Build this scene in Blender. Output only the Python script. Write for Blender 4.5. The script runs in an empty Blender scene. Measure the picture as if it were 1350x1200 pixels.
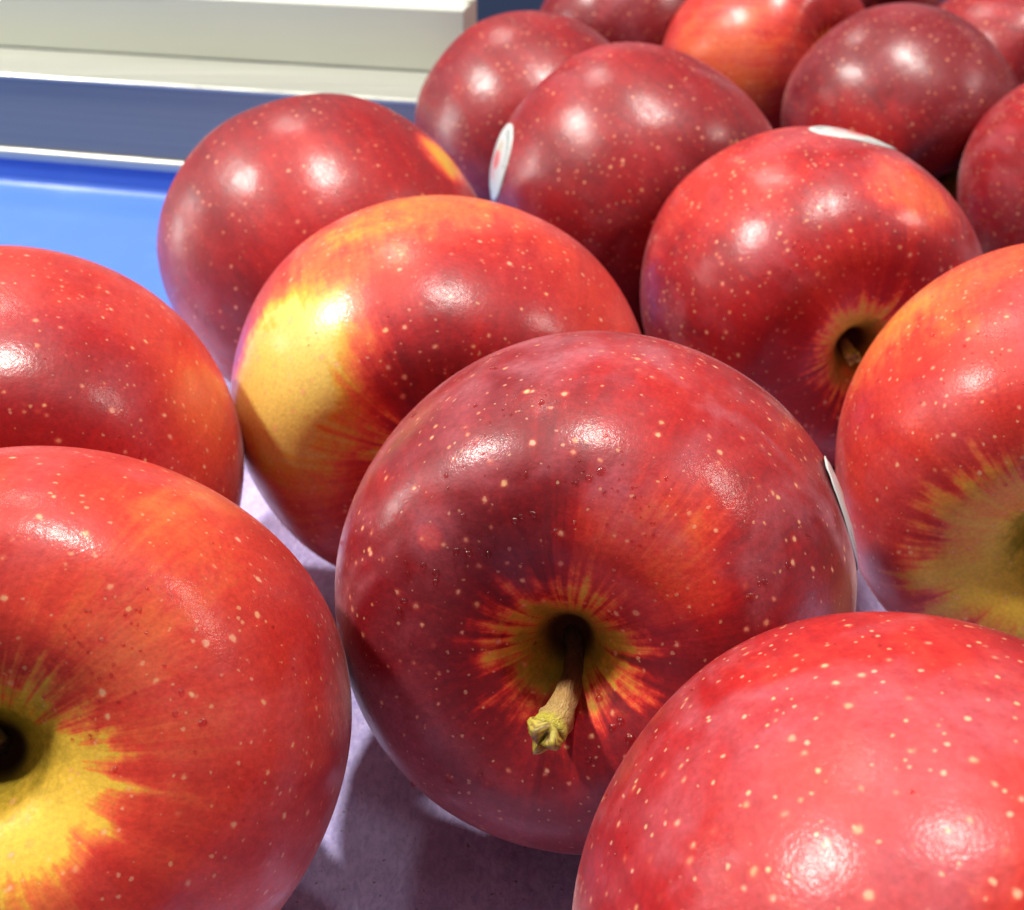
import bpy, math, random
import numpy as np
from mathutils import Vector, Matrix, noise
from mathutils.bvhtree import BVHTree

random.seed(7)
CM = 0.01
scene = bpy.context.scene

# ------------------------------------------------------------------ camera
PITCH = 0.49271657996
cam_data = bpy.data.cameras.new("camera")
cam = bpy.data.objects.new("camera", cam_data)
scene.collection.objects.link(cam)
cam.location = (0.0, 0.0, 15.2518 * CM)
cam.rotation_euler = (math.pi / 2 - PITCH, 0.0, 0.0)
cam_data.sensor_fit = 'HORIZONTAL'
cam_data.sensor_width = 36.0
cam_data.lens = 1700.0 / 1350.0 * 36.0
cam_data.clip_start = 0.005
cam_data.clip_end = 50.0
cam_data.dof.use_dof = True
cam_data.dof.focus_distance = 0.165
cam_data.dof.aperture_fstop = 44.0
scene.camera = cam

# ------------------------------------------------------------------ world
world = bpy.data.worlds.new("World")
scene.world = world
world.use_nodes = True
bg = world.node_tree.nodes["Background"]
bg.inputs[0].default_value = (1.0, 0.98, 0.96, 1)
bg.inputs[1].default_value = 0.19

scene.view_settings.view_transform = 'Standard'
scene.view_settings.look = 'None'
scene.view_settings.exposure = 0.0
scene.view_settings.gamma = 1.0
scene.cycles.max_bounces = 6
scene.cycles.sample_clamp_indirect = 6.0

# ------------------------------------------------------------------ shop lamps
TARGET = Vector((0.02, 0.24, 0.04))


def lamp(name, d, dist, size, power, color, sy=None):
    d = Vector(d).normalized()
    L = bpy.data.lights.new(name, 'AREA')
    L.shape = 'DISK' if sy is None else 'RECTANGLE'
    L.size = size
    if sy is not None:
        L.size_y = sy
    L.energy = power
    L.color = color
    o = bpy.data.objects.new(name, L)
    o.location = TARGET + d * dist
    o.rotation_euler = (-d).to_track_quat('-Z', 'Y').to_euler()
    scene.collection.objects.link(o)
    return o


WARM = (1.0, 0.955, 0.88)
lamp("ceiling_spot_left", (-0.65, 0.16, 0.74), 2.0, 0.14, 40, WARM)
lamp("ceiling_spot_overhead", (0.02, 0.10, 1.0), 2.0, 0.14, 40, WARM)
lamp("ceiling_spot_right", (0.70, 0.08, 0.70), 2.0, 0.16, 9, WARM)
lamp("ceiling_spot_far", (-0.25, 0.62, 0.74), 2.4, 0.22, 7, WARM)
lamp("window_strip", (-0.93, 0.34, 0.17), 1.3, 0.10, 4.5, (0.95, 1.0, 0.95), 0.5)


# ------------------------------------------------------------------ helpers
def link(o):
    scene.collection.objects.link(o)
    return o


def mesh_obj(name, verts, faces, mats, parent=None, smooth=True, matidx=None):
    me = bpy.data.meshes.new(name)
    me.from_pydata([tuple(v) for v in verts], [], faces)
    for m in (mats if isinstance(mats, (list, tuple)) else [mats]):
        me.materials.append(m)
    if smooth:
        me.polygons.foreach_set("use_smooth", [True] * len(me.polygons))
    if matidx:
        me.polygons.foreach_set("material_index", matidx)
    me.update()
    o = link(bpy.data.objects.new(name, me))
    if parent is not None:
        o.parent = parent
    return o


def tag(o, label=None, cat=None, group=None, kind=None):
    if label: o["label"] = label
    if cat: o["category"] = cat
    if group: o["group"] = group
    if kind: o["kind"] = kind
    return o


class NT:
    """tiny node-building helper"""
    def __init__(self, name):
        self.m = bpy.data.materials.new(name)
        self.m.use_nodes = True
        self.t = self.m.node_tree
        self.b = self.t.nodes["Principled BSDF"]

    def put(self, inp, v):
        if isinstance(v, bpy.types.NodeSocket):
            self.t.links.new(v, inp)
        else:
            inp.default_value = v

    def math(self, op, a, b=0.0, c=None, clamp=False):
        n = self.t.nodes.new("ShaderNodeMath"); n.operation = op; n.use_clamp = clamp
        self.put(n.inputs[0], a); self.put(n.inputs[1], b)
        if c is not None: self.put(n.inputs[2], c)
        return n.outputs[0]

    def vmath(self, op, a, b=(0, 0, 0), scale=None):
        n = self.t.nodes.new("ShaderNodeVectorMath"); n.operation = op
        self.put(n.inputs[0], a); self.put(n.inputs[1], b)
        if scale is not None: self.put(n.inputs[3], scale)
        return n.outputs["Value"] if op in ('DOT_PRODUCT', 'LENGTH') else n.outputs[0]

    def attr(self, name):
        n = self.t.nodes.new("ShaderNodeAttribute"); n.attribute_name = name
        return n.outputs["Vector"]

    def sep(self, v):
        n = self.t.nodes.new("ShaderNodeSeparateXYZ"); self.put(n.inputs[0], v)
        return n.outputs[0], n.outputs[1], n.outputs[2]

    def comb(self, x, y, z):
        n = self.t.nodes.new("ShaderNodeCombineXYZ")
        self.put(n.inputs[0], x); self.put(n.inputs[1], y); self.put(n.inputs[2], z)
        return n.outputs[0]

    def noise(self, v, scale, detail=2.0, rough=0.5, dist=0.0, color=False):
        n = self.t.nodes.new("ShaderNodeTexNoise")
        self.put(n.inputs["Vector"], v); n.inputs["Scale"].default_value = scale
        n.inputs["Detail"].default_value = detail; n.inputs["Roughness"].default_value = rough
        n.inputs["Distortion"].default_value = dist
        return n.outputs["Color" if color else "Fac"]

    def voro(self, v, scale):
        n = self.t.nodes.new("ShaderNodeTexVoronoi")
        self.put(n.inputs["Vector"], v); n.inputs["Scale"].default_value = scale
        return n.outputs["Distance"], n.outputs["Color"]

    def smooth(self, x, a, b, lo=0.0, hi=1.0):
        n = self.t.nodes.new("ShaderNodeMapRange"); n.interpolation_type = 'SMOOTHSTEP'
        self.put(n.inputs[0], x); self.put(n.inputs[1], a); self.put(n.inputs[2], b)
        self.put(n.inputs[3], lo); self.put(n.inputs[4], hi)
        return n.outputs[0]

    def lin(self, x, a, b, lo=0.0, hi=1.0):
        n = self.t.nodes.new("ShaderNodeMapRange")
        self.put(n.inputs[0], x); self.put(n.inputs[1], a); self.put(n.inputs[2], b)
        self.put(n.inputs[3], lo); self.put(n.inputs[4], hi)
        return n.outputs[0]

    def mix(self, f, a, b, mode='MIX'):
        n = self.t.nodes.new("ShaderNodeMix"); n.data_type = 'RGBA'; n.blend_type = mode
        n.clamp_factor = True
        self.put(n.inputs[0], f); self.put(n.inputs[6], a); self.put(n.inputs[7], b)
        return n.outputs[2]

    def ramp(self, f, stops, interp='LINEAR'):
        n = self.t.nodes.new("ShaderNodeValToRGB"); n.color_ramp.interpolation = interp
        el = n.color_ramp.elements
        while len(el) < len(stops): el.new(0.5)
        for e, (p, c) in zip(el, stops):
            e.position = p; e.color = (*c, 1)
        self.put(n.inputs[0], f)
        return n.outputs[0]

    def bump(self, h, strength, dist, normal=None):
        n = self.t.nodes.new("ShaderNodeBump")
        self.put(n.inputs["Height"], h); n.inputs["Strength"].default_value = strength
        n.inputs["Distance"].default_value = dist
        if normal is not None: self.put(n.inputs["Normal"], normal)
        return n.outputs[0]

    def set(self, **k):
        names = dict(color="Base Color", rough="Roughness", metal="Metallic", coat="Coat Weight",
                     coatr="Coat Roughness", spec="Specular IOR Level", normal="Normal", ior="IOR",
                     trans="Transmission Weight", sss="Subsurface Weight", sheen="Sheen Weight",
                     sheenr="Sheen Roughness", coatn="Coat Normal")
        for a, v in k.items():
            self.put(self.b.inputs[names[a]], v)
        return self.m


# ------------------------------------------------------------------ apple skin
def skin_material(name, seed, base, var, theta, patches=(), bloom=0.2, dots=1.0, dotscale=15.0,
                  fine=0.5, tbias=(0.0, 0.0), yellowin=1.0, tint=(1, 1, 1), streak=0.35, smax=1.34):
    n = NT(name)
    P = n.attr("rest")                       # position on the apple in units of its own radius
    sd = n.vmath('ADD', P, (seed * 3.17, seed * 1.31, -seed * 2.3))
    x, y, z = n.sep(P)
    rho = n.math('SQRT', n.math('ADD', n.math('MULTIPLY', x, x), n.math('MULTIPLY', y, y)))
    inv = n.math('DIVIDE', 1.0, n.math('MAXIMUM', rho, 0.02))
    cx = n.math('MULTIPLY', x, inv); cy = n.math('MULTIPLY', y, inv)
    rs = n.math('ADD', rho, n.math('MULTIPLY', n.math('LESS_THAN', z, 0.0), 3.0))
    # meridian streaks
    sv = n.comb(n.math('ADD', n.math('MULTIPLY', cx, 5.0), seed), n.math('MULTIPLY', cy, 5.0),
                n.math('MULTIPLY', z, 1.1))
    s1 = n.noise(sv, 1.0, 3.0, 0.6)
    sv2 = n.comb(n.math('MULTIPLY', cx, 15.0), n.math('ADD', n.math('MULTIPLY', cy, 15.0), seed),
                 n.math('MULTIPLY', z, 3.0))
    s2 = n.noise(sv2, 1.0, 3.0, 0.65, 0.3)
    big = n.noise(sd, 1.15, 2.0, 0.5)
    med = n.noise(sd, 3.2, 3.0, 0.6, 0.4)
    mott = n.noise(sd, 26.0, 3.0, 0.7)
    s = n.math('ADD', base, n.math('MULTIPLY', n.math('SUBTRACT', big, 0.5), var * 1.6))
    s = n.math('ADD', s, n.math('MULTIPLY', n.math('SUBTRACT', med, 0.5), var * 0.75))
    s = n.math('ADD', s, n.math('MULTIPLY', n.math('SUBTRACT', s1, 0.5), streak))
    s = n.math('ADD', s, n.math('MULTIPLY', n.math('SUBTRACT', mott, 0.5), 0.22))
    s = n.math('ADD', s, n.math('MULTIPLY', n.math('SUBTRACT', s2, 0.5), 0.26))
    dirn = n.vmath('NORMALIZE', P)
    for (pd, size, amp, soft) in patches:
        v = Vector(pd).normalized()
        wob = n.math('MULTIPLY', n.math('SUBTRACT', med, 0.5), 1.6 * (1 - math.cos(size)) + soft)
        wob = n.math('ADD', wob, n.math('MULTIPLY', n.math('SUBTRACT', s2, 0.5), soft))
        d = n.math('ADD', n.vmath('DOT_PRODUCT', dirn, tuple(v)), wob)
        c = math.cos(size)
        m = n.smooth(d, c - soft * 1.8, min(c + soft * 1.8, 1.0))
        s = n.math('ADD', s, n.math('MULTIPLY', m, amp))
    # ground-colour star round the stem
    s3v = n.comb(n.math('MULTIPLY', cx, 9.0), n.math('ADD', n.math('MULTIPLY', cy, 9.0), seed * 2), n.math('MULTIPLY', rho, 1.2))
    s3 = n.noise(s3v, 1.0, 2.0, 0.5)
    th = n.math('MULTIPLY', n.math('ADD', 0.1, n.math('ADD', n.math('MULTIPLY', s1, 1.0), n.math('MULTIPLY', n.math('SUBTRACT', s3, 0.15), 0.8))), theta)
    bias = n.math('ADD', 1.0, n.math('ADD', n.math('MULTIPLY', cx, tbias[0]), n.math('MULTIPLY', cy, tbias[1])))
    th = n.math('MULTIPLY', th, bias)
    rag = n.math('MULTIPLY', n.math('SUBTRACT', n.noise(sd, 10.0, 4.0, 0.65), 0.5), 0.32)
    rr = n.math('ADD', rs, rag)
    star = n.smooth(n.math('SUBTRACT', rr, th), 0.06, -0.15)
    s = n.math('ADD', s, n.math('MULTIPLY', star, yellowin))
    s = n.math('MINIMUM', s, smax)
    s = n.math('MULTIPLY', s, 1 / 1.6, clamp=True)
    t = tint
    K = 1 / 1.6
    col = n.ramp(s, [
        (0.00 * K, (0.13 * t[0], 0.005, 0.012)),
        (0.25 * K, (0.21 * t[0], 0.006, 0.012)),
        (0.50 * K, (0.43 * t[0], 0.011, 0.013)),
        (0.75 * K, (0.66 * t[0], 0.045 * t[1], 0.024)),
        (0.98 * K, (0.80, 0.150, 0.040)),
        (1.18 * K, (0.78, 0.30, 0.035)),
        (1.34 * K, (0.76, 0.46, 0.045)), (1.47 * K, (0.78, 0.58, 0.12))])
    # olive, then russet brown down the cavity
    col = n.mix(n.smooth(rr, 0.27, 0.08, 0.0, 0.8), col, (0.15, 0.13, 0.010, 1))
    col = n.mix(n.smooth(rs, 0.115, 0.06), col, (0.045, 0.016, 0.006, 1))
    # waxy bloom, wiped off in places
    bl = n.smooth(n.noise(sd, 2.1, 3.0, 0.55, 0.6), 0.42, 0.72, 0.0, bloom)
    bl2 = n.math('MULTIPLY', n.math('MULTIPLY', bl, n.smooth(rs, 0.3, 0.7)), n.lin(mott, 0.3, 0.7, 0.7, 1.2))
    col = n.mix(bl2, col, (0.47, 0.115, 0.15, 1))
    gm = n.lin(n.noise(sd, 60.0, 3.0, 0.7), 0.3, 0.7, 0.84, 1.14)
    col = n.mix(1.0, col, n.comb(gm, gm, gm), 'MULTIPLY')
    # lenticels: irregular pale flecks cut out of cells through the skin
    wob = n.vmath('SCALE', n.vmath('SUBTRACT', n.noise(sd, 42.0, 2.0, 0.6, color=True), (0.5, 0.5, 0.5)), (0, 0, 0), 0.016)
    dv = n.vmath('ADD', sd, wob)
    d1, c1 = n.voro(dv, dotscale)
    r1, g1, b1 = n.sep(c1)
    rad = n.math('MULTIPLY', n.lin(r1, 0.0, 1.0, 0.05, 0.175), 1.0)
    dot = n.smooth(n.math('SUBTRACT', d1, rad), 0.05, -0.09)
    halo = n.smooth(d1, n.math('MULTIPLY', rad, 2.1), n.math('MULTIPLY', rad, 0.6), 0.0, 0.30)
    d2, c2 = n.voro(n.vmath('ADD', dv, (3.3, 1.7, 0.4)), dotscale * 1.9)
    r2, g2, b2 = n.sep(c2)
    rad2 = n.lin(r2, 0.3, 1.0, 0.0, 0.22)
    dot2 = n.smooth(n.math('SUBTRACT', d2, rad2), 0.04, -0.06, 0.0, fine)
    dd = n.math('MAXIMUM', n.math('MULTIPLY', dot, n.lin(g1, 0, 1, 0.45, 1.0)), dot2)
    inhole = n.smooth(rs, 0.10, 0.22)
    dd = n.math('MULTIPLY', n.math('MULTIPLY', dd, dots * 0.82), inhole)
    col = n.mix(n.math('MULTIPLY', halo, inhole), col, (0.80, 0.13, 0.07, 1))
    dc = n.mix(b1, (0.86, 0.44, 0.30, 1), (0.88, 0.54, 0.24, 1))
    col = n.mix(dd, col, dc)
    # relief: orange-peel, faint flats and raised flecks
    h = n.math('ADD', n.math('MULTIPLY', n.noise(sd, 46.0, 2.0, 0.6), 0.45), n.math('MULTIPLY', n.noise(sd, 6.0, 2.0, 0.5), 1.2))
    nb = n.bump(h, 0.16, 0.0006)
    fineh = n.noise(sd, 115.0, 2.0, 0.7)
    nb2 = n.bump(fineh, 0.17, 0.00022, nb)
    rough = n.lin(n.noise(sd, 4.5, 4.0, 0.65, 0.8), 0.32, 0.68, 0.40, 0.52)
    rough = n.math('ADD', rough, n.math('MULTIPLY', bl2, 0.35))
    coat = n.lin(n.noise(sd, 3.1, 4.0, 0.6, 1.0), 0.35, 0.62, 0.16, 0.75)
    n.b.inputs['Sheen Tint'].default_value = (1.0, 0.86, 0.86, 1)
    n.b.inputs['Coat IOR'].default_value = 1.40
    hole = n.smooth(rs, 0.2, 0.75, 0.10, 1.0)
    coat = n.math('MULTIPLY', coat, hole)
    rough = n.math('ADD', rough, n.math('MULTIPLY', n.math('SUBTRACT', 1.0, hole), 0.16))
    n.set(color=col, rough=rough, spec=n.math('MULTIPLY', n.smooth(rs, 0.12, 0.3, 0.2, 1.0), 0.30), normal=nb, coat=coat, coatr=0.20, sheen=n.lin(bl2, 0.0, 0.5, 0.03, 0.26), sheenr=0.38, coatn=nb2)
    return n.m


# ------------------------------------------------------------------ apple shape
CP = [(0.0, .56), (.035, .563), (.068, .59), (.105, .655), (.165, .735), (.27, .81), (.45, .857), (.66, .82),
      (.82, .67), (.94, .41), (1.0, .06), (.985, -.26), (.90, -.55), (.76, -.755), (.60, -.87), (.44, -.905),
      (.30, -.885), (.18, -.82), (.09, -.76), (0.0, -.74)]


def profile(nn):
    P = [(-CP[1][0], CP[1][1])] + CP + [(-CP[-2][0], CP[-2][1])]
    m = len(CP) - 1
    out = []
    for k in range(nn):
        s = m * k / (nn - 1); i = min(int(s), m - 1); t = s - i
        q = []
        for a in (0, 1):
            p0, p1, p2, p3 = P[i][a], P[i + 1][a], P[i + 2][a], P[i + 3][a]
            q.append(.5 * ((2 * p1) + (p2 - p0) * t + (2 * p0 - 5 * p1 + 4 * p2 - p3) * t * t + (3 * p1 - p0 - 3 * p2 + p3) * t ** 3))
        out.append(q)
    return out


def apple_mesh(abc, seed, nu=144, nv=110, lump=0.015, lobes=0.010):
    pr = profile(nv)
    V, R = [], []
    for k, (r, z) in enumerate(pr):
        if k in (0, nv - 1):
            pts = [(0.0, 0.0, z)]
        else:
            pts = [(r * math.cos(2 * math.pi * j / nu), r * math.sin(2 * math.pi * j / nu), z) for j in range(nu)]
        for p in pts:
            v = Vector(p)
            a = math.atan2(p[1], p[0])
            f = 1.0 + lump * noise.noise(v * 1.3 + Vector((seed * 5.1, seed, 2.0)))
            end = max(0.0, abs(z) - 0.35) / 0.5
            f += lobes * end * math.cos(5 * a + seed * 1.7) * (1 if z < 0 else 0.6)
            dz = 0.0
            if z > 0 and 0.1 < r < 0.75:
                dz = 0.018 * math.sin(3 * a + seed) * math.exp(-((r - 0.36) / 0.18) ** 2)
            V.append((v.x * f * abc[0], v.y * f * abc[1], (v.z * f + dz) * abc[2]))
            R.append(tuple(v))
    F = []
    st = lambda k: 0 if k == 0 else 1 + (k - 1) * nu
    for j in range(nu):
        F.append((0, 1 + j, 1 + (j + 1) % nu))
    for k in range(1, nv - 2):
        for j in range(nu):
            a, b = st(k) + j, st(k) + (j + 1) % nu
            F.append((a, st(k + 1) + j, st(k + 1) + (j + 1) % nu, b))
    last = 1 + (nv - 2) * nu
    for j in range(nu):
        F.append((st(nv - 2) + j, last, st(nv - 2) + (j + 1) % nu))
    return V, R, F


def pole_basis(az, el):
    p = Vector((math.sin(az) * math.cos(el), -math.cos(az) * math.cos(el), math.sin(el)))
    x = p.cross(Vector((0.03, 0.05, 1.0))).normalized()
    y = p.cross(x)
    return Matrix((x, y, p)).transposed()


# ------------------------------------------------------------------ small materials
def stem_material():
    n = NT("stem_bark")
    P = n.attr("rest")
    nz = n.noise(P, 9.0, 4.0, 0.65)
    x, y, z = n.sep(P)        # z: 0 at the root, 1 at the tip
    c = n.ramp(n.math('ADD', z, n.math('MULTIPLY', n.math('SUBTRACT', nz, 0.5), 0.25)), [
        (0.0, (0.045, 0.018, 0.008)), (0.40, (0.16, 0.06, 0.02)), (0.55, (0.52, 0.30, 0.10)),
        (0.80, (0.62, 0.42, 0.14)), (0.93, (0.60, 0.52, 0.06))])
    c = n.mix(n.smooth(n.noise(P, 30.0, 3.0, 0.7), 0.55, 0.75, 0, 0.5), c, (0.20, 0.09, 0.03, 1))
    return n.set(color=c, rough=0.42, coat=0.25, coatr=0.2, normal=n.bump(n.noise(P, 14.0, 4.0, 0.7), 1.0, 0.0012))


def cut_material():
    n = NT("stem_cut_green")
    P = n.attr("rest")
    c = n.mix(n.smooth(n.noise(P, 5.0, 3.0, 0.6), 0.42, 0.62), (0.52, 0.44, 0.06, 1), (0.24, 0.14, 0.04, 1))
    return n.set(color=c, rough=0.35, coat=0.3, normal=n.bump(n.noise(P, 25.0, 2.0, 0.6), 0.6, 0.0003))


STEM = stem_material()
CUT = cut_material()

wn = NT("water")
wt = wn.t
clear = wt.nodes.new("ShaderNodeBsdfTransparent"); clear.inputs[0].default_value = (0.93, 0.62, 0.62, 1)
shine = wt.nodes.new("ShaderNodeBsdfGlossy"); shine.inputs["Roughness"].default_value = 0.14
mx = wt.nodes.new("ShaderNodeMixShader")
mx.inputs[0].default_value = 0.06; wt.links.new(clear.outputs[0], mx.inputs[1]); wt.links.new(shine.outputs[0], mx.inputs[2])
wt.links.new(mx.outputs[0], [q for q in wt.nodes if q.type == 'OUTPUT_MATERIAL'][0].inputs[0])
WATER = wn.m


def sticker_material(name, seed):
    n = NT(name)
    P = n.attr("rest")
    x, y, z = n.sep(P)
    r = n.math('SQRT', n.math('ADD', n.math('MULTIPLY', x, x), n.math('MULTIPLY', y, y)))
    ang = n.math('ARCTAN2', y, x)
    # tiny rim printing, too small to read in the photograph
    cell = n.math('MULTIPLY', ang, 22.0)
    gv = n.comb(cell, n.math('MULTIPLY', r, 24.0), seed)
    glyph = n.smooth(n.noise(gv, 1.0, 2.0, 0.7), 0.47, 0.55)
    ring = n.math('MULTIPLY', n.smooth(r, 0.69, 0.71), n.smooth(r, 0.87, 0.85))
    gap = n.smooth(n.math('SINE', n.math('MULTIPLY', ang, 2.0)), -0.1, 0.1)
    ring = n.math('MULTIPLY', n.math('MULTIPLY', ring, gap), glyph)
    # pink-red emblem: two blobs
    def blob(ax, ay, sx, sy):
        u = n.math('DIVIDE', n.math('SUBTRACT', x, ax), sx); v = n.math('DIVIDE', n.math('SUBTRACT', y, ay), sy)
        q = n.math('ADD', n.math('MULTIPLY', u, u), n.math('MULTIPLY', v, v))
        q = n.math('ADD', q, n.math('MULTIPLY', n.math('SUBTRACT', n.noise(P, 6.0, 2.0, 0.6), 0.5), 0.9))
        return n.smooth(q, 1.1, 0.8)
    col = n.mix(n.smooth(r, 0.60, 0.55, 0, 0.30), (0.62, 0.64, 0.62, 1), (0.60, 0.38, 0.40, 1))
    col = n.mix(n.math('MULTIPLY', blob(0.02, 0.05, 0.34, 0.24), 0.85), col, (0.70, 0.10, 0.10, 1))
    col = n.mix(n.math('MULTIPLY', blob(-0.10, -0.32, 0.22, 0.14), 0.6), col, (0.72, 0.20, 0.24, 1))
    col = n.mix(n.math('MULTIPLY', blob(0.02, 0.38, 0.12, 0.14), 0.7), col, (0.45, 0.40, 0.12, 1))
    col = n.mix(n.math('MULTIPLY', ring, 1.0), col, (0.12, 0.20, 0.22, 1))
    return n.set(color=col, rough=0.33, spec=0.5, coat=0.15)


# ------------------------------------------------------------------ builders of parts
def local_hit(bvh, d):
    """surface point and normal of the skin in direction d (rest units) from the apple's middle"""
    loc, nor, idx, dist = bvh.ray_cast(Vector(d) * 0.12, -Vector(d))
    return loc, nor


def build_stem(root, abc, pts, radii, knob=True, seg=14):
    """pts in apple-radius units along the stem"""
    P = [Vector((p[0] * abc[0], p[1] * abc[1], p[2] * abc[2])) for p in pts]
    # resample smoothly
    n = 30
    path, rad = [], []
    Q = [P[0] * 2 - P[1]] + P + [P[-1] * 2 - P[-2]]
    RR = [radii[0]] + list(radii) + [radii[-1]]
    for k in range(n):
        s = (len(P) - 1) * k / (n - 1); i = min(int(s), len(P) - 2); t = s - i
        c = lambda A: .5 * ((2 * A[i + 1]) + (A[i + 2] - A[i]) * t + (2 * A[i] - 5 * A[i + 1] + 4 * A[i + 2] - A[i + 3]) * t * t + (3 * A[i + 1] - A[i] - 3 * A[i + 2] + A[i + 3]) * t ** 3)
        path.append(c(Q)); rad.append(c(RR))
    V, F, R = [], [], []
    for k in range(n):
        T = (path[min(k + 1, n - 1)] - path[max(k - 1, 0)]).normalized()
        X = T.cross(Vector((0, 1, 0.2))).normalized(); Y = T.cross(X)
        for j in range(seg):
            a = 2 * math.pi * j / seg
            rr = rad[k] * (1 + 0.22 * noise.noise(Vector((math.cos(a) * 1.6, math.sin(a) * 1.6, k * 0.33))) + 0.08 * math.sin(3 * a + k * 0.2))
            V.append(path[k] + X * (rr * math.cos(a)) + Y * (rr * math.sin(a)))
            R.append((math.cos(a) * .3, math.sin(a) * .3, k / (n - 1)))
    for k in range(n - 1):
        for j in range(seg):
            F.append((k * seg + j, k * seg + (j + 1) % seg, (k + 1) * seg + (j + 1) % seg, (k + 1) * seg + j))
    V.append(path[-1] + (path[-1] - path[-2]) * 0.25); R.append((0, 0, 1)); e = len(V) - 1
    for j in range(seg):
        F.append(((n - 1) * seg + j, (n - 1) * seg + (j + 1) % seg, e))
    st = mesh_obj("stem", V, F, STEM, root)
    set_rest(st, R)
    if knob:
        T = (path[-1] - path[-3]).normalized()
        X = T.cross(Vector((0, 1, 0.2))).normalized(); Y = T.cross(X)
        r0 = rad[-1]
        V, F, R = [], [], []
        rings = [(-0.5, 0.9), (-0.1, 1.08), (0.25, 1.10), (0.5, 0.98), (0.66, 0.72), (0.66, 0.36), (0.62, 0.0)]
        sg = 22
        for i, (h, q) in enumerate(rings):
            for j in range(sg):
                a = 2 * math.pi * j / sg
                w = 1 + 0.30 * noise.noise(Vector((math.cos(a) * 1.4 + 3, math.sin(a) * 1.4, i * 0.35)))
                hh = h + 0.9 * noise.noise(Vector((math.cos(a) * 1.2, math.sin(a) * 1.2 + 5, 1.0)))
                V.append(path[-1] + T * (hh * r0) + X * (q * w * r0 * math.cos(a)) + Y * (q * w * r0 * 0.85 * math.sin(a)))
                R.append((math.cos(a) * q * .4, math.sin(a) * q * .4, h))
        for i in range(len(rings) - 1):
            for j in range(sg):
                F.append((i * sg + j, i * sg + (j + 1) % sg, (i + 1) * sg + (j + 1) % sg, (i + 1) * sg + j))
        kb = mesh_obj("stem_tip", V, F, CUT, st)
        set_rest(kb, R)
    return st


def set_rest(o, R):
    at = o.data.attributes.new("rest", 'FLOAT_VECTOR', 'POINT')
    at.data.foreach_set("vector", [c for r in R for c in r])


def build_sticker(root, bvh, d, up, w, h, mat, lift=0.0, seed=0):
    loc, nor = local_hit(bvh, Vector(d).normalized())
    Y = (Vector(up) - nor * Vector(up).dot(nor)).normalized()
    X = Y.cross(nor).normalized()
    NR, NA = 10, 56
    th = 0.00013
    V, R, F = [], [], []

    def pt(u, v, off):
        q = loc + X * (u * w / 2) + Y * (v * h / 2)
        hit = bvh.find_nearest(q)
        q2, n2 = hit[0], hit[1]
        # shrink radially so the label keeps its size on the curved skin
        rr = math.hypot(u, v)
        cr = lift * max(0.0, v + 0.1) ** 2 * (0.6 + 0.4 * noise.noise(Vector((u * 3, v * 3, seed))))
        wr = 0.00006 * math.sin(5 * math.atan2(v, u) + seed) * rr ** 3
        return q2 + n2 * (0.00008 + off + cr + wr)
    for side in (0, 1):
        off = th if side == 0 else 0.0
        V.append(pt(0, 0, off)); R.append((0, 0, 0))
        for i in range(1, NR + 1):
            for j in range(NA):
                a = 2 * math.pi * j / NA
                u, v = math.cos(a) * i / NR, math.sin(a) * i / NR
                V.append(pt(u, v, off)); R.append((u, v, 0))
    N1 = 1 + NR * NA
    for side in (0, 1):
        b = side * N1
        for j in range(NA):
            F.append((b, b + 1 + j, b + 1 + (j + 1) % NA))
        for i in range(NR - 1):
            for j in range(NA):
                F.append((b + 1 + i * NA + j, b + 1 + (i + 1) * NA + j, b + 1 + (i + 1) * NA + (j + 1) % NA, b + 1 + i * NA + (j + 1) % NA))
    o1 = 1 + (NR - 1) * NA
    for j in range(NA):
        F.append((o1 + j, N1 + o1 + j, N1 + o1 + (j + 1) % NA, o1 + (j + 1) % NA))
    s = mesh_obj("sticker", V, F, mat, root)
    set_rest(s, R)
    s["label"] = "small oval white paper sticker with a pink-red emblem"
    return s


def dome(V, F, loc, nor, r, hgt, seed, seg=12, rings=5, sx=1.0):
    X = nor.orthogonal().normalized(); Y = nor.cross(X)
    a0 = seed * 1.3
    X, Y = X * math.cos(a0) + Y * math.sin(a0), Y * math.cos(a0) - X * math.sin(a0)
    b = len(V)
    # full closed bead, flattened below, sunk a hair into the skin
    for k in range(1, rings * 2):
        t = math.pi * k / (rings * 2)
        zz = math.cos(t) * (hgt if t < math.pi / 2 else hgt * 0.25)
        for j in range(seg):
            a = 2 * math.pi * j / seg
            w = 1 + 0.14 * math.sin(2 * a + seed) + 0.08 * math.sin(3 * a + seed * 2)
            q = r * math.sin(t) * w
            V.append(loc + nor * (zz + hgt * 0.12) + X * (q * sx * math.cos(a)) + Y * (q * math.sin(a)))
    top, bot = len(V), len(V) + 1
    V.append(loc + nor * (hgt * 1.12)); V.append(loc - nor * (hgt * 0.13))
    K = rings * 2 - 1
    for k in range(K - 1):
        for j in range(seg):
            F.append((b + k * seg + j, b + (k + 1) * seg + j, b + (k + 1) * seg + (j + 1) % seg, b + k * seg + (j + 1) % seg))
    for j in range(seg):
        F.append((top, b + j, b + (j + 1) % seg))
        F.append((bot, b + (K - 1) * seg + (j + 1) % seg, b + (K - 1) * seg + j))


def droplets(root, bvh, dirs, size, rnd):
    for i, d in enumerate(dirs):
        loc, nor = local_hit(bvh, Vector(d).normalized())
        if loc is None: continue
        r = size * rnd.uniform(0.55, 1.15)
        V, F = [], []
        dome(V, F, Vector((0, 0, 0)), nor, r, r * rnd.uniform(0.55, 0.8), rnd.random() * 9, sx=rnd.uniform(0.75, 1.0))
        o = mesh_obj("water_droplet", V, F, WATER, root)
        o.location = loc


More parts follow.
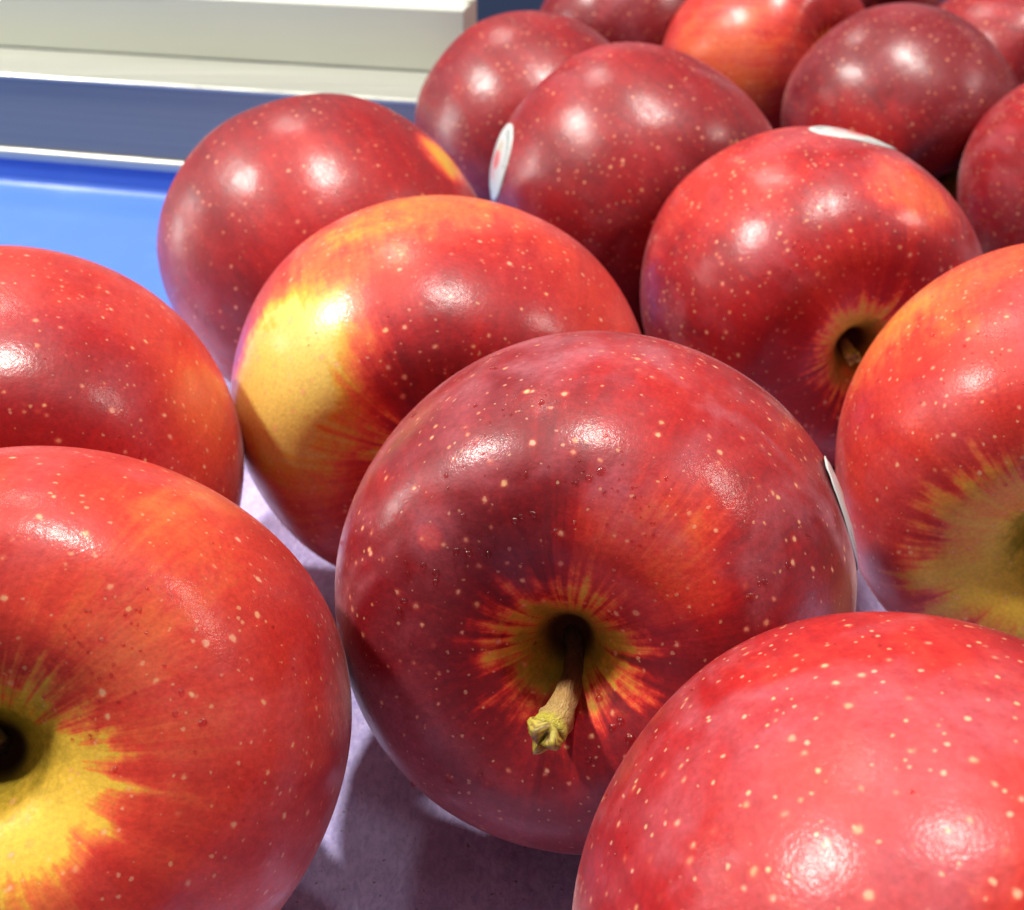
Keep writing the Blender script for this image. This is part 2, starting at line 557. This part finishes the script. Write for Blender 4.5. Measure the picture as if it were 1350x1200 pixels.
def mist(root, bvh, axis, spread, count, rnd, smin=0.00010, smax=0.00024):
    """fine condensation too small to count"""
    V, F = [], []
    ax = Vector(axis).normalized()
    cl = [(ax + Vector((rnd.gauss(0, spread), rnd.gauss(0, spread), rnd.gauss(0, spread)))).normalized() for _ in range(max(3, count // 14))]
    for i in range(count):
        c = rnd.choice(cl) if rnd.random() < 0.75 else (ax + Vector([rnd.gauss(0, spread) for _ in range(3)])).normalized()
        d = (c + Vector([rnd.gauss(0, 0.06) for _ in range(3)])).normalized()
        loc, nor = local_hit(bvh, d)
        if loc is None: continue
        r = rnd.uniform(smin, smax)
        dome(V, F, loc, nor, r, r * 0.7, rnd.random() * 9, seg=7, rings=2)
    o = mesh_obj("fine_mist", V, F, WATER, root)
    o["kind"] = "stuff"
    return o


# ------------------------------------------------------------------ the apples
GROUP = "red apples laid out in the market tray"
# x, y, height above the liner, semi-axes a b c (cm), stem azimuth, stem elevation
FRONT_D = [(.059, -.386, .92), (.041, -.447, .894), (.112, -.484, .868), (-.076, -.612, .787), (-.069, -.702, .709), (-.044, -.593, .804), (-.019, -.478, .878), (.274, -.343, .898), (.333, -.33, .883), (.369, -.326, .87), (.426, -.244, .871), (.428, -.215, .878), (.503, -.218, .836), (.526, -.091, .846), (.513, -.129, .848), (.178, -.459, .87), (.158, -.472, .867), (.12, -.485, .866), (.409, -.854, .321), (.389, -.854, .345), (.687, -.647, .331), (.803, -.588, .098), (-.575, -.319, .754), (-.556, -.286, .78), (-.589, -.322, .741), (-.658, -.358, .663), (-.732, -.425, .533), (-.725, -.436, .533), (.151, -.577, .803), (.227, .446, .865), (.322, .479, .817), (.343, -.434, .833), (.476, .587, .655), (.41, -.525, .746), (.341, -.34, .876), (.155, -.772, .617), (.845, -.178, .504), (.826, -.517, .223), (.387, -.732, .56), (-.006, -.575, .818), (-.27, -.606, .748), (.509, -.251, .823), (.46, -.258, .85)]
WET = [(-.175, .168, .97), (-.224, .227, .948), (-.252, .199, .947), (-.145, .347, .926), (-.171, .153, .973), (-.28, .24, .929)]
MID_D = [(.515, -.683, .519), (.571, -.431, .698), (.589, -.419, .691), (.164, -.807, .567), (.451, -.571, .686), (.415, -.57, .709), (.488, -.719, .495), (.23, -.874, .428), (.6, -.66, .452), (.713, -.477, .514), (.14, -.762, .632), (.428, -.602, .674), (.58, -.447, .681), (.538, -.769, .346), (.147, -.739, .657), (.019, -.732, .681)]
RIGHT_D = [(.745, -.577, .336), (.481, -.692, .538), (.623, -.676, .392), (.84, -.257, .477), (.589, -.466, .66), (.26, -.291, .921)]
LEFT_D = [(-.583, -.068, .81), (-.537, -.15, .83), (-.527, -.098, .844), (-.497, -.224, .838), (-.404, .049, .913), (-.577, -.064, .814), (-.212, -.184, .96)]
BR_D = [(.166, -.981, -.104), (.491, -.827, -.273), (.765, -.605, -.221), (.258, -.792, .553)]

APPLES = [
    dict(p=(1.3118, 16.8282, .0336, 3.9498, 3.8611, 4.0527, -.2191, .2731), seed=1.0,
         label="large dark crimson apple, front centre, with a thick knobbly stem and water beads",
         skin=dict(base=.27, var=.28, theta=.31, bloom=.64, streak=.22, yellowin=1.0,
                   patches=[((-.266, -.384, .884), .16, .50, .03), ((-.334, -.838, .432), .34, .20, .08), ((.448, -.359, .819), .03, .5, .0006)]),
         stem=([(0, 0, .54), (-.03, .09, .64), (-.028, .155, .78), (-.018, .200, .87), (.002, .228, .935)],
               [.0012, .0014, .0018, .0023, .0025]),
         drops=FRONT_D, dsize=.0005, wet=WET, mist=((.2, -.6, .75), .35, 110),
         sticker=((-.902, -.39, -.045), (0.1, -.96, .2), .0145, .019, .0005)),
    dict(p=(-6.1064, 13.2449, 0, 3.9531, 3.697, 3.9727, .14, .6017), seed=2.0,
         label="orange-red apple in the bottom left corner with a big yellow patch below its stem hollow",
         skin=dict(base=.66, var=.32, theta=.30, bloom=.24, tbias=(-.35, .15), yellowin=.72, streak=.3,
                   patches=[((-.179, .131, .975), .13, .42, .015), ((-.663, -.412, .625), .35, .15, .08), ((-.933, -.126, .338), .4, -.15, .1), ((.02, .40, .90), .2, .40, .03)]),
         stem=([(0, 0, .54), (.01, -.04, .60), (.02, -.06, .72)], [.0012, .0012, .0016]),
         drops=LEFT_D, dsize=.00042, mist=((-.5, -.1, .85), .22, 45)),
    dict(p=(4.3045, 9.53, 0, 3.6451, 3.7034, 3.8829, .0302, .3007), seed=3.0,
         label="bright pinkish red apple in the bottom right corner, thickly freckled with pale dots",
         skin=dict(base=.42, var=.26, theta=.35, bloom=.50, dotscale=14.0, fine=.9, streak=.12,
                   patches=[((.047, -.898, .437), .5, .16, .12)]),
         stem=([(0, 0, .54), (.01, .02, .62), (.02, .05, .80)], [.0012, .0012, .0018]),
         drops=BR_D, dsize=.00022, mist=((.6, -.75, -.2), .3, 25)),
    dict(p=(-8.9429, 20.3727, 0, 4.0263, 3.9117, 4.0156, .256, .0446), seed=4.0,
         label="bright red apple at the left edge, behind the yellow-hearted one, its stem out of sight",
         skin=dict(base=.66, var=.26, theta=.35, bloom=.16, streak=.15,
                   patches=[((-.239, -.585, .775), .36, -.30, .08)]),
         mist=((-.2, -.5, .8), .3, 20)),
    dict(p=(-1.4274, 24.106, 0, 4.2812, 3.8238, 4.1165, .1024, .0069), seed=5.0,
         label="red apple with a broad pale yellow cheek, just behind the large crimson one in front",
         skin=dict(base=.58, var=.28, theta=.42, bloom=.10, smax=1.48, streak=.4,
                   patches=[((.66, -.40, .63), .27, .78, .06), ((.78, -.08, .60), .34, .42, .08), ((.14, -.946, -.29), .36, .34, .10), ((.50, -.74, .40), .22, .35, .08), ((.02, -.62, .78), .25, -.2, .08)]),
         mist=((.1, -.6, .8), .3, 30)),
    dict(p=(-4.706, 31.7953, .0108, 4.20, 3.78, 3.90, .55, -.45), seed=6.0,
         label="glossy dark crimson apple on blue tray, a small yellow smudge on its right shoulder",
         skin=dict(base=.34, var=.24, theta=.35, bloom=.06, streak=.22, fine=.2,
                   patches=[((-.58, -.81, .02), .13, .95, .015), ((.308, -.865, .397), .38, .14, .08)], smax=1.45)),
    dict(p=(.8246, 44.1484, 0, 3.98, 3.85, 3.95, .5, -.35), seed=7.0,
         label="dark crimson apple in the back beside the end of the pale box",
         skin=dict(base=.30, var=.2, theta=.35, bloom=.10, streak=.15)),
    dict(p=(3.6965, 36.6888, .01, 4.13, 4.05, 4.05, .50, -.25), seed=8.0,
         label="purplish crimson apple with a white sticker seen edge-on at its left side",
         skin=dict(base=.34, var=.22, theta=.25, bloom=.2, streak=.2),
         sticker=((.892, -.105, -.44), (.05, -.97, -.25), .0195, .0235, 0.0)),
    dict(p=(7.138, 29.2276, 0, 3.9394, 3.8683, 4.0693, .1906, -.0286), seed=9.0,
         label="crimson apple with a white sticker on its very top and an open stem hollow",
         skin=dict(base=.40, var=.30, theta=.40, bloom=.34, streak=.25, yellowin=.75, fine=.7, tbias=(0, -.1),
                   patches=[((-.242, -.839, .487), .20, .50, .03), ((.066, -.41, .91), .2, .22, .04), ((.65, -.755, -.086), .5, .25, .1)]),
         stem=([(0, 0, .54), (.03, .01, .58), (.045, .02, .68), (.058, .026, .78)], [.0013, .0012, .0013, .0016]),
         drops=MID_D, dsize=.00034, mist=((.4, -.65, .6), .25, 90),
         sticker=((-.193, -.975, -.15), (-.85, .1, .1), .0165, .022, 0.0)),
    dict(p=(9.9397, 20.7313, 0, 3.8853, 3.9241, 4.0075, -.35, .0196), seed=10.0,
         label="apple at the right edge, pink-red above and orange-yellow round its stem hollow",
         skin=dict(base=.60, var=.28, theta=.60, bloom=.30, streak=.30, yellowin=.52, tbias=(.15, .15), fine=.7,
                   patches=[((.904, -.423, -.069), .2, .30, .05), ((.487, -.867, -.109), .5, .20, .1), ((.0, .15, .98), .34, .22, .06)]),
         stem=([(0, 0, .54), (.0, .04, .60), (.0, .08, .74)], [.0012, .0012, .0016]),
         drops=RIGHT_D, dsize=.00036, mist=((.6, -.5, .5), .3, 45)),
    dict(p=(13.6561, 45.23, .0007, 3.97, 3.84, 3.95, .45, -.45), seed=11.0,
         label="darkest purple-crimson apple at the back right with broad milky reflections",
         skin=dict(base=.18, var=.18, theta=.35, bloom=.2, streak=.15, patches=[((.946, -.035, .321), .5, .32, .1)])),
    dict(p=(10.6244, 55.1017, .0046, 4.0702, 4.0693, 4.1342, .7014, .2091), seed=12.0,
         label="orange-red apple in the last row, behind the gap between the two dark ones",
         skin=dict(base=.52, var=.25, theta=.35, bloom=.2, streak=.3, patches=[((.961, -.171, .215), .6, .32, .15)])),
    dict(p=(18.05, 38.7, 0, 3.97, 3.72, 4.0177, .1447, .1972), seed=13.0,
         label="medium red apple at the right edge, above the pink and yellow one",
         skin=dict(base=.40, var=.2, theta=.35, bloom=.3, streak=.15, fine=.9)),
    dict(p=(5.3, 60.8, 0, 4.0, 4.0, 4.1, 2.4, .4), seed=14.0,
         label="dull dark red apple cut by the top of the picture, left of the orange-red one",
         skin=dict(base=.22, var=.2, theta=.35, bloom=.3, streak=.15)),
    dict(p=(19.9, 52.2, 0, 4.1, 4.0, 4.1, .3, .1), seed=15.0,
         label="dark pinkish apple in the top right corner, behind the darkest purple one",
         skin=dict(base=.26, var=.2, theta=.35, bloom=.3, streak=.15, patches=[((.9, -.4, .1), .6, .10, .15)])),
    dict(p=(16.3, 63.8, 0, 4.0, 4.0, 4.1, .1, .1), seed=16.0,
         label="dark red apple just glimpsed at the top edge, between the orange-red and the corner apple",
         skin=dict(base=.15, var=.15, theta=.35, bloom=.1, streak=.15)),
]

for idx, A in enumerate(APPLES):
    x, y, slack, a, b, c, az, el = A['p']
    abc = (a * CM, b * CM, c * CM)
    big = idx in (0, 1, 2, 4, 8, 9)
    V, R, F = apple_mesh(abc, A['seed'], 200 if big else 128, 150 if big else 96)
    B = pole_basis(az, el)
    VV = [B @ Vector(v) for v in V]
    low = min(v.z for v in VV)
    zc = -low + max(slack, 0.0) * CM
    root = link(bpy.data.objects.new("apple", None))
    root.empty_display_size = 0.03
    root.location = (x * CM, y * CM, 0.0)
    tag(root, A['label'], "apple", GROUP)
    # parts live in the apple's own frame: children carry the tilt
    M = Matrix.Translation((0, 0, zc)) @ B.to_4x4()
    body = mesh_obj("skin", V, F, skin_material("apple_skin_%s" % "abcdefghijklmnopq"[idx], A['seed'], **A['skin']), root)
    set_rest(body, R)
    body.matrix_local = M
    bvh = BVHTree.FromPolygons([Vector(v) for v in V], F)
    rnd = random.Random(100 + idx)
    kids = []
    before = set(o.name for o in root.children)
    if 'stem' in A:
        build_stem(root, abc, *A['stem'])
    if 'sticker' in A:
        d, up, w, h, lift = A['sticker']
        build_sticker(root, bvh, d, up, w, h, sticker_material("sticker_print_%s" % "abcdefghijklmnopq"[idx], A['seed']), lift, A['seed'])
    if 'drops' in A:
        droplets(root, bvh, A['drops'], A['dsize'], rnd)
    if 'wet' in A:
        droplets(root, bvh, A['wet'], .0006, rnd)
    if 'mist' in A:
        ax, sp, cnt = A['mist']
        mist(root, bvh, ax, sp, cnt, rnd)
    for o in scene.collection.objects:
        if o.parent == root and o is not body:
            o.matrix_local = M @ Matrix.Translation(o.location)

# ------------------------------------------------------------------ paper liner (lavender, fibrous)
n = NT("lavender_paper")
tc = n.t.nodes.new("ShaderNodeTexCoord").outputs["Object"]
fib = n.noise(n.vmath('MULTIPLY', tc, (1.0, 0.45, 1.0)), 950.0, 4.0, 0.7, 0.8)
fib2 = n.noise(tc, 260.0, 3.0, 0.6, 0.6)
stain = n.noise(tc, 45.0, 3.0, 0.55)
col = n.mix(n.smooth(fib, 0.33, 0.67), (0.43, 0.385, 0.74, 1), (0.64, 0.58, 0.95, 1))
col = n.mix(n.smooth(stain, 0.5, 0.75, 0, 0.35), col, (0.34, 0.27, 0.40, 1))
col = n.mix(n.smooth(n.noise(tc, 900.0, 2.0, 0.5), 0.68, 0.74, 0, 0.7), col, (0.12, 0.09, 0.14, 1))
hh = n.math('ADD', n.math('MULTIPLY', fib, 0.5), fib2)
PAPER = n.set(color=col, rough=0.85, spec=0.25, normal=n.bump(hh, 0.8, 0.0006), sheen=0.1)



def sheet(name, x0, x1, y0, y1, NX, NY, mat, zoff, cut):
    V, F = [], []
    for j in range(NY + 1):
        for i in range(NX + 1):
            X = x0 + (x1 - x0) * i / NX; Y = y0 + (y1 - y0) * j / NY
            crease = 0.4 - min(0.4, 2.2 * abs(noise.noise(Vector((X * .30 + Y * .16, Y * .30, 9.0)))))
            z = zoff + 0.13 * crease + 0.018 * noise.noise(Vector((X * .45, Y * .45, 1.0))) + 0.014 * noise.noise(Vector((X * 1.7, Y * 1.7, 4.0)))
            V.append((X * CM, Y * CM, z * CM))
    for j in range(NY):
        for i in range(NX):
            k = j * (NX + 1) + i
            if cut(V[k][0] / CM, V[k][1] / CM):
                F.append((k, k + 1, k + NX + 2, k + NX + 1))
    return mesh_obj(name, V, F, mat)


liner = sheet("paper_or_shade_sheet", -34, 50, 3, 34, 560, 280, PAPER, -0.075, lambda X, Y: X < -1 or Y < 27)
tag(liner, "lavender fibrous paper sheet lying under the front apples", "paper liner")
n = NT("plum_gap_shade")  # shade as colour: invented dark sheet that blackens gaps between the back apples
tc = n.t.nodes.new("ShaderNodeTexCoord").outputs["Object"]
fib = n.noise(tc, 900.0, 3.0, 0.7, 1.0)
GAP_SHADE = n.set(color=n.mix(fib, (0.022, 0.010, 0.026, 1), (0.05, 0.025, 0.055, 1)), rough=0.9, spec=0.2, normal=n.bump(fib, 0.6, 0.0005))
shade_sheet = sheet("paper_or_shade_sheet", -2.5, 60, 26, 76, 160, 140, GAP_SHADE, -0.055, lambda X, Y: True)
tag(shade_sheet, "dark plum sheet added to stand in for the deep shade between the back rows of apples", "paper liner")

# ------------------------------------------------------------------ blue plastic tray
n = NT("blue_plastic")
tc = n.t.nodes.new("ShaderNodeTexCoord").outputs["Object"]
col = n.mix(n.noise(tc, 9.0, 3.0, 0.5), (0.07, 0.18, 0.66, 1), (0.09, 0.215, 0.72, 1))
col = n.mix(n.smooth(n.noise(tc, 30.0, 4.0, 0.7), 0.55, 0.8, 0, 0.25), col, (0.20, 0.32, 0.70, 1))
BLUE = n.set(color=col, rough=n.lin(n.noise(tc, 25.0, 3.0, 0.6), 0.3, 0.7, 0.36, 0.5), spec=0.5,
             normal=n.bump(n.noise(tc, 600.0, 2.0, 0.5), 0.10, 0.0002))

# the rail's base line on the tray floor
SC = 0.934      # the rail stands on the tray's rim, a centimetre above its floor
A0 = Vector((-22.527, 56.206, 0)) * SC; DV = Vector((7.8515, -2.1597, 0)).normalized(); NV = Vector((-DV.y, DV.x, 0))


def rp(s, off, z):
    q = A0 + DV * (s * SC) + NV * (off * SC)
    return (q.x * CM, q.y * CM, (15.2518 - (15.2518 - z) * SC) * CM)


def extrude_profile(name, prof, s0, s1, mat, parent=None, closed=True, caps=True, bevel=0.0, seg=1):
    """prof: list of (offset away from viewer, height) in cm, swept along the rail"""
    V, F = [], []
    m = len(prof)
    for k in range(seg + 1):
        s = s0 + (s1 - s0) * k / seg
        for (o, z) in prof: V.append(rp(s, o, z))
    for k in range(seg):
        for j in range(m if closed else m - 1):
            F.append((k * m + j, (k + 1) * m + j, (k + 1) * m + (j + 1) % m, k * m + (j + 1) % m))
    if caps and closed:
        F.append(tuple(range(m))); F.append(tuple(range(seg * m, seg * m + m))[::-1])
    o = mesh_obj(name, V, F, mat, parent, smooth=False)
    if bevel > 0:
        bm = o.modifiers.new("bevel", 'BEVEL'); bm.width = bevel * CM; bm.segments = 3
        bm.limit_method = 'ANGLE'; bm.angle_limit = math.radians(30)
    return o


tray = link(bpy.data.objects.new("blue_tray", None))
tag(tray, "shallow glossy bright blue plastic tray under the apples at the back left", "tray")
# tray floor: one sheet, with a raised ledge along the rail and a low back wall far behind
def zz(z):      # tray heights are true centimetres
    return 15.2518 - (15.2518 - z) / SC


tf = extrude_profile("tray_floor", [(0.9, zz(1.0)), (-.04, zz(.98)), (-.10, zz(.93)), (-.16, zz(.22)), (-.24, zz(.06)), (-.40, zz(-.05)), (-.65, zz(-.10)),
                                    (-1.0, zz(-.12)), (-48, zz(-.12)), (-48, zz(-.9)), (0.9, zz(-.9))], -34, 70, BLUE, tray)
n = NT("slate_blue_plastic")
tc = n.t.nodes.new("ShaderNodeTexCoord").outputs["Object"]
SLATE = n.set(color=n.mix(n.noise(tc, 12.0, 3.0, 0.5), (0.045, 0.075, 0.17, 1), (0.06, 0.10, 0.21, 1)), rough=0.4)


def box(name, lo, hi, mat, parent=None, bevel=0.0):
    V = [(x * CM, y * CM, z * CM) for x in (lo[0], hi[0]) for y in (lo[1], hi[1]) for z in (lo[2], hi[2])]
    F = [(0, 1, 3, 2), (4, 6, 7, 5), (0, 4, 5, 1), (2, 3, 7, 6), (0, 2, 6, 4), (1, 5, 7, 3)]
    o = mesh_obj(name, V, F, mat, parent, smooth=False)
    if bevel:
        bm = o.modifiers.new("bevel", 'BEVEL'); bm.width = bevel * CM; bm.segments = 3
    return o


back = box("back_panel", (-60, 84, -.9), (90, 86, 14), SLATE, bevel=.3)
tag(back, "dark slate blue panel far behind the last row of apples", "panel")
n = NT("dark_counter")
DARK = n.set(color=(0.03, 0.03, 0.035, 1), rough=0.6)
deck = box("display_floor", (-60, -60, -1.6), (90, 84, -.95), DARK)
deck["kind"] = "structure"

# ------------------------------------------------------------------ aluminium rail
n = NT("brushed_aluminium")
tc = n.t.nodes.new("ShaderNodeTexCoord").outputs["Object"]
al = n.noise(n.vmath('MULTIPLY', tc, (4.0, 4.0, 900.0)), 1.0, 3.0, 0.6)
ALU = n.set(color=n.mix(al, (0.26, 0.25, 0.23, 1), (0.40, 0.39, 0.33, 1)), metal=0.45,
            rough=n.lin(al, 0.3, 0.7, 0.30, 0.42), normal=n.bump(al, 0.05, 0.0002))
n = NT("satin_silver_trim")
tc = n.t.nodes.new("ShaderNodeTexCoord").outputs["Object"]
tb = n.noise(n.vmath('MULTIPLY', tc, (6.0, 220.0, 600.0)), 1.0, 3.0, 0.6)
TRIM = n.set(color=n.mix(tb, (0.50, 0.51, 0.46, 1), (0.66, 0.67, 0.61, 1)), rough=n.lin(tb, 0.3, 0.7, 0.28, 0.42), metal=0.6,
             normal=n.bump(tb, 0.08, 0.0003))
SE = 20.0
rail = link(bpy.data.objects.new("metal_rail", None))
tag(rail, "low brushed metal rail with a bright lip, running behind the blue tray", "rail")
extrude_profile("face_panel", [(.06, .38), (.06, 3.5), (1.0, 3.5), (1.0, .38)], -30, SE, ALU, rail)
extrude_profile("base_trim", [(-.20, -.03), (-.20, .30), (-.10, .42), (1.2, .42), (1.2, -.03)], -30, SE, TRIM, rail, bevel=.05)
extrude_profile("top_lip", [(-.08, 3.44), (-.10, 3.57), (.03, 3.64), (4.9, 3.64), (4.9, 3.44)], -30, SE, TRIM, rail, bevel=.07)

n = NT("ivory_painted_box")
tc = n.t.nodes.new("ShaderNodeTexCoord").outputs["Object"]
BOXM = n.set(color=n.mix(n.noise(tc, 14.0, 3.0, 0.6), (0.62, 0.65, 0.56, 1), (0.68, 0.71, 0.62, 1)), rough=0.38, spec=.5,
             normal=n.bump(n.noise(tc, 300.0, 2.0, 0.5), 0.08, 0.0003))
bx = link(bpy.data.objects.new("divider_box", None))
tag(bx, "pale ivory grey box with a rounded top edge standing behind the metal rail", "box")
extrude_profile("front_wall", [(4.95, 3.66), (4.95, 6.2), (5.05, 6.29), (5.5, 6.34), (5.9, 6.34), (5.9, 3.66)], -30, SE - .05, BOXM, bx, bevel=.08)
extrude_profile("lid", [(5.92, 3.66), (5.92, 6.40), (7.5, 6.40), (7.5, 3.66)], -30, SE - .25, BOXM, bx, bevel=.12)
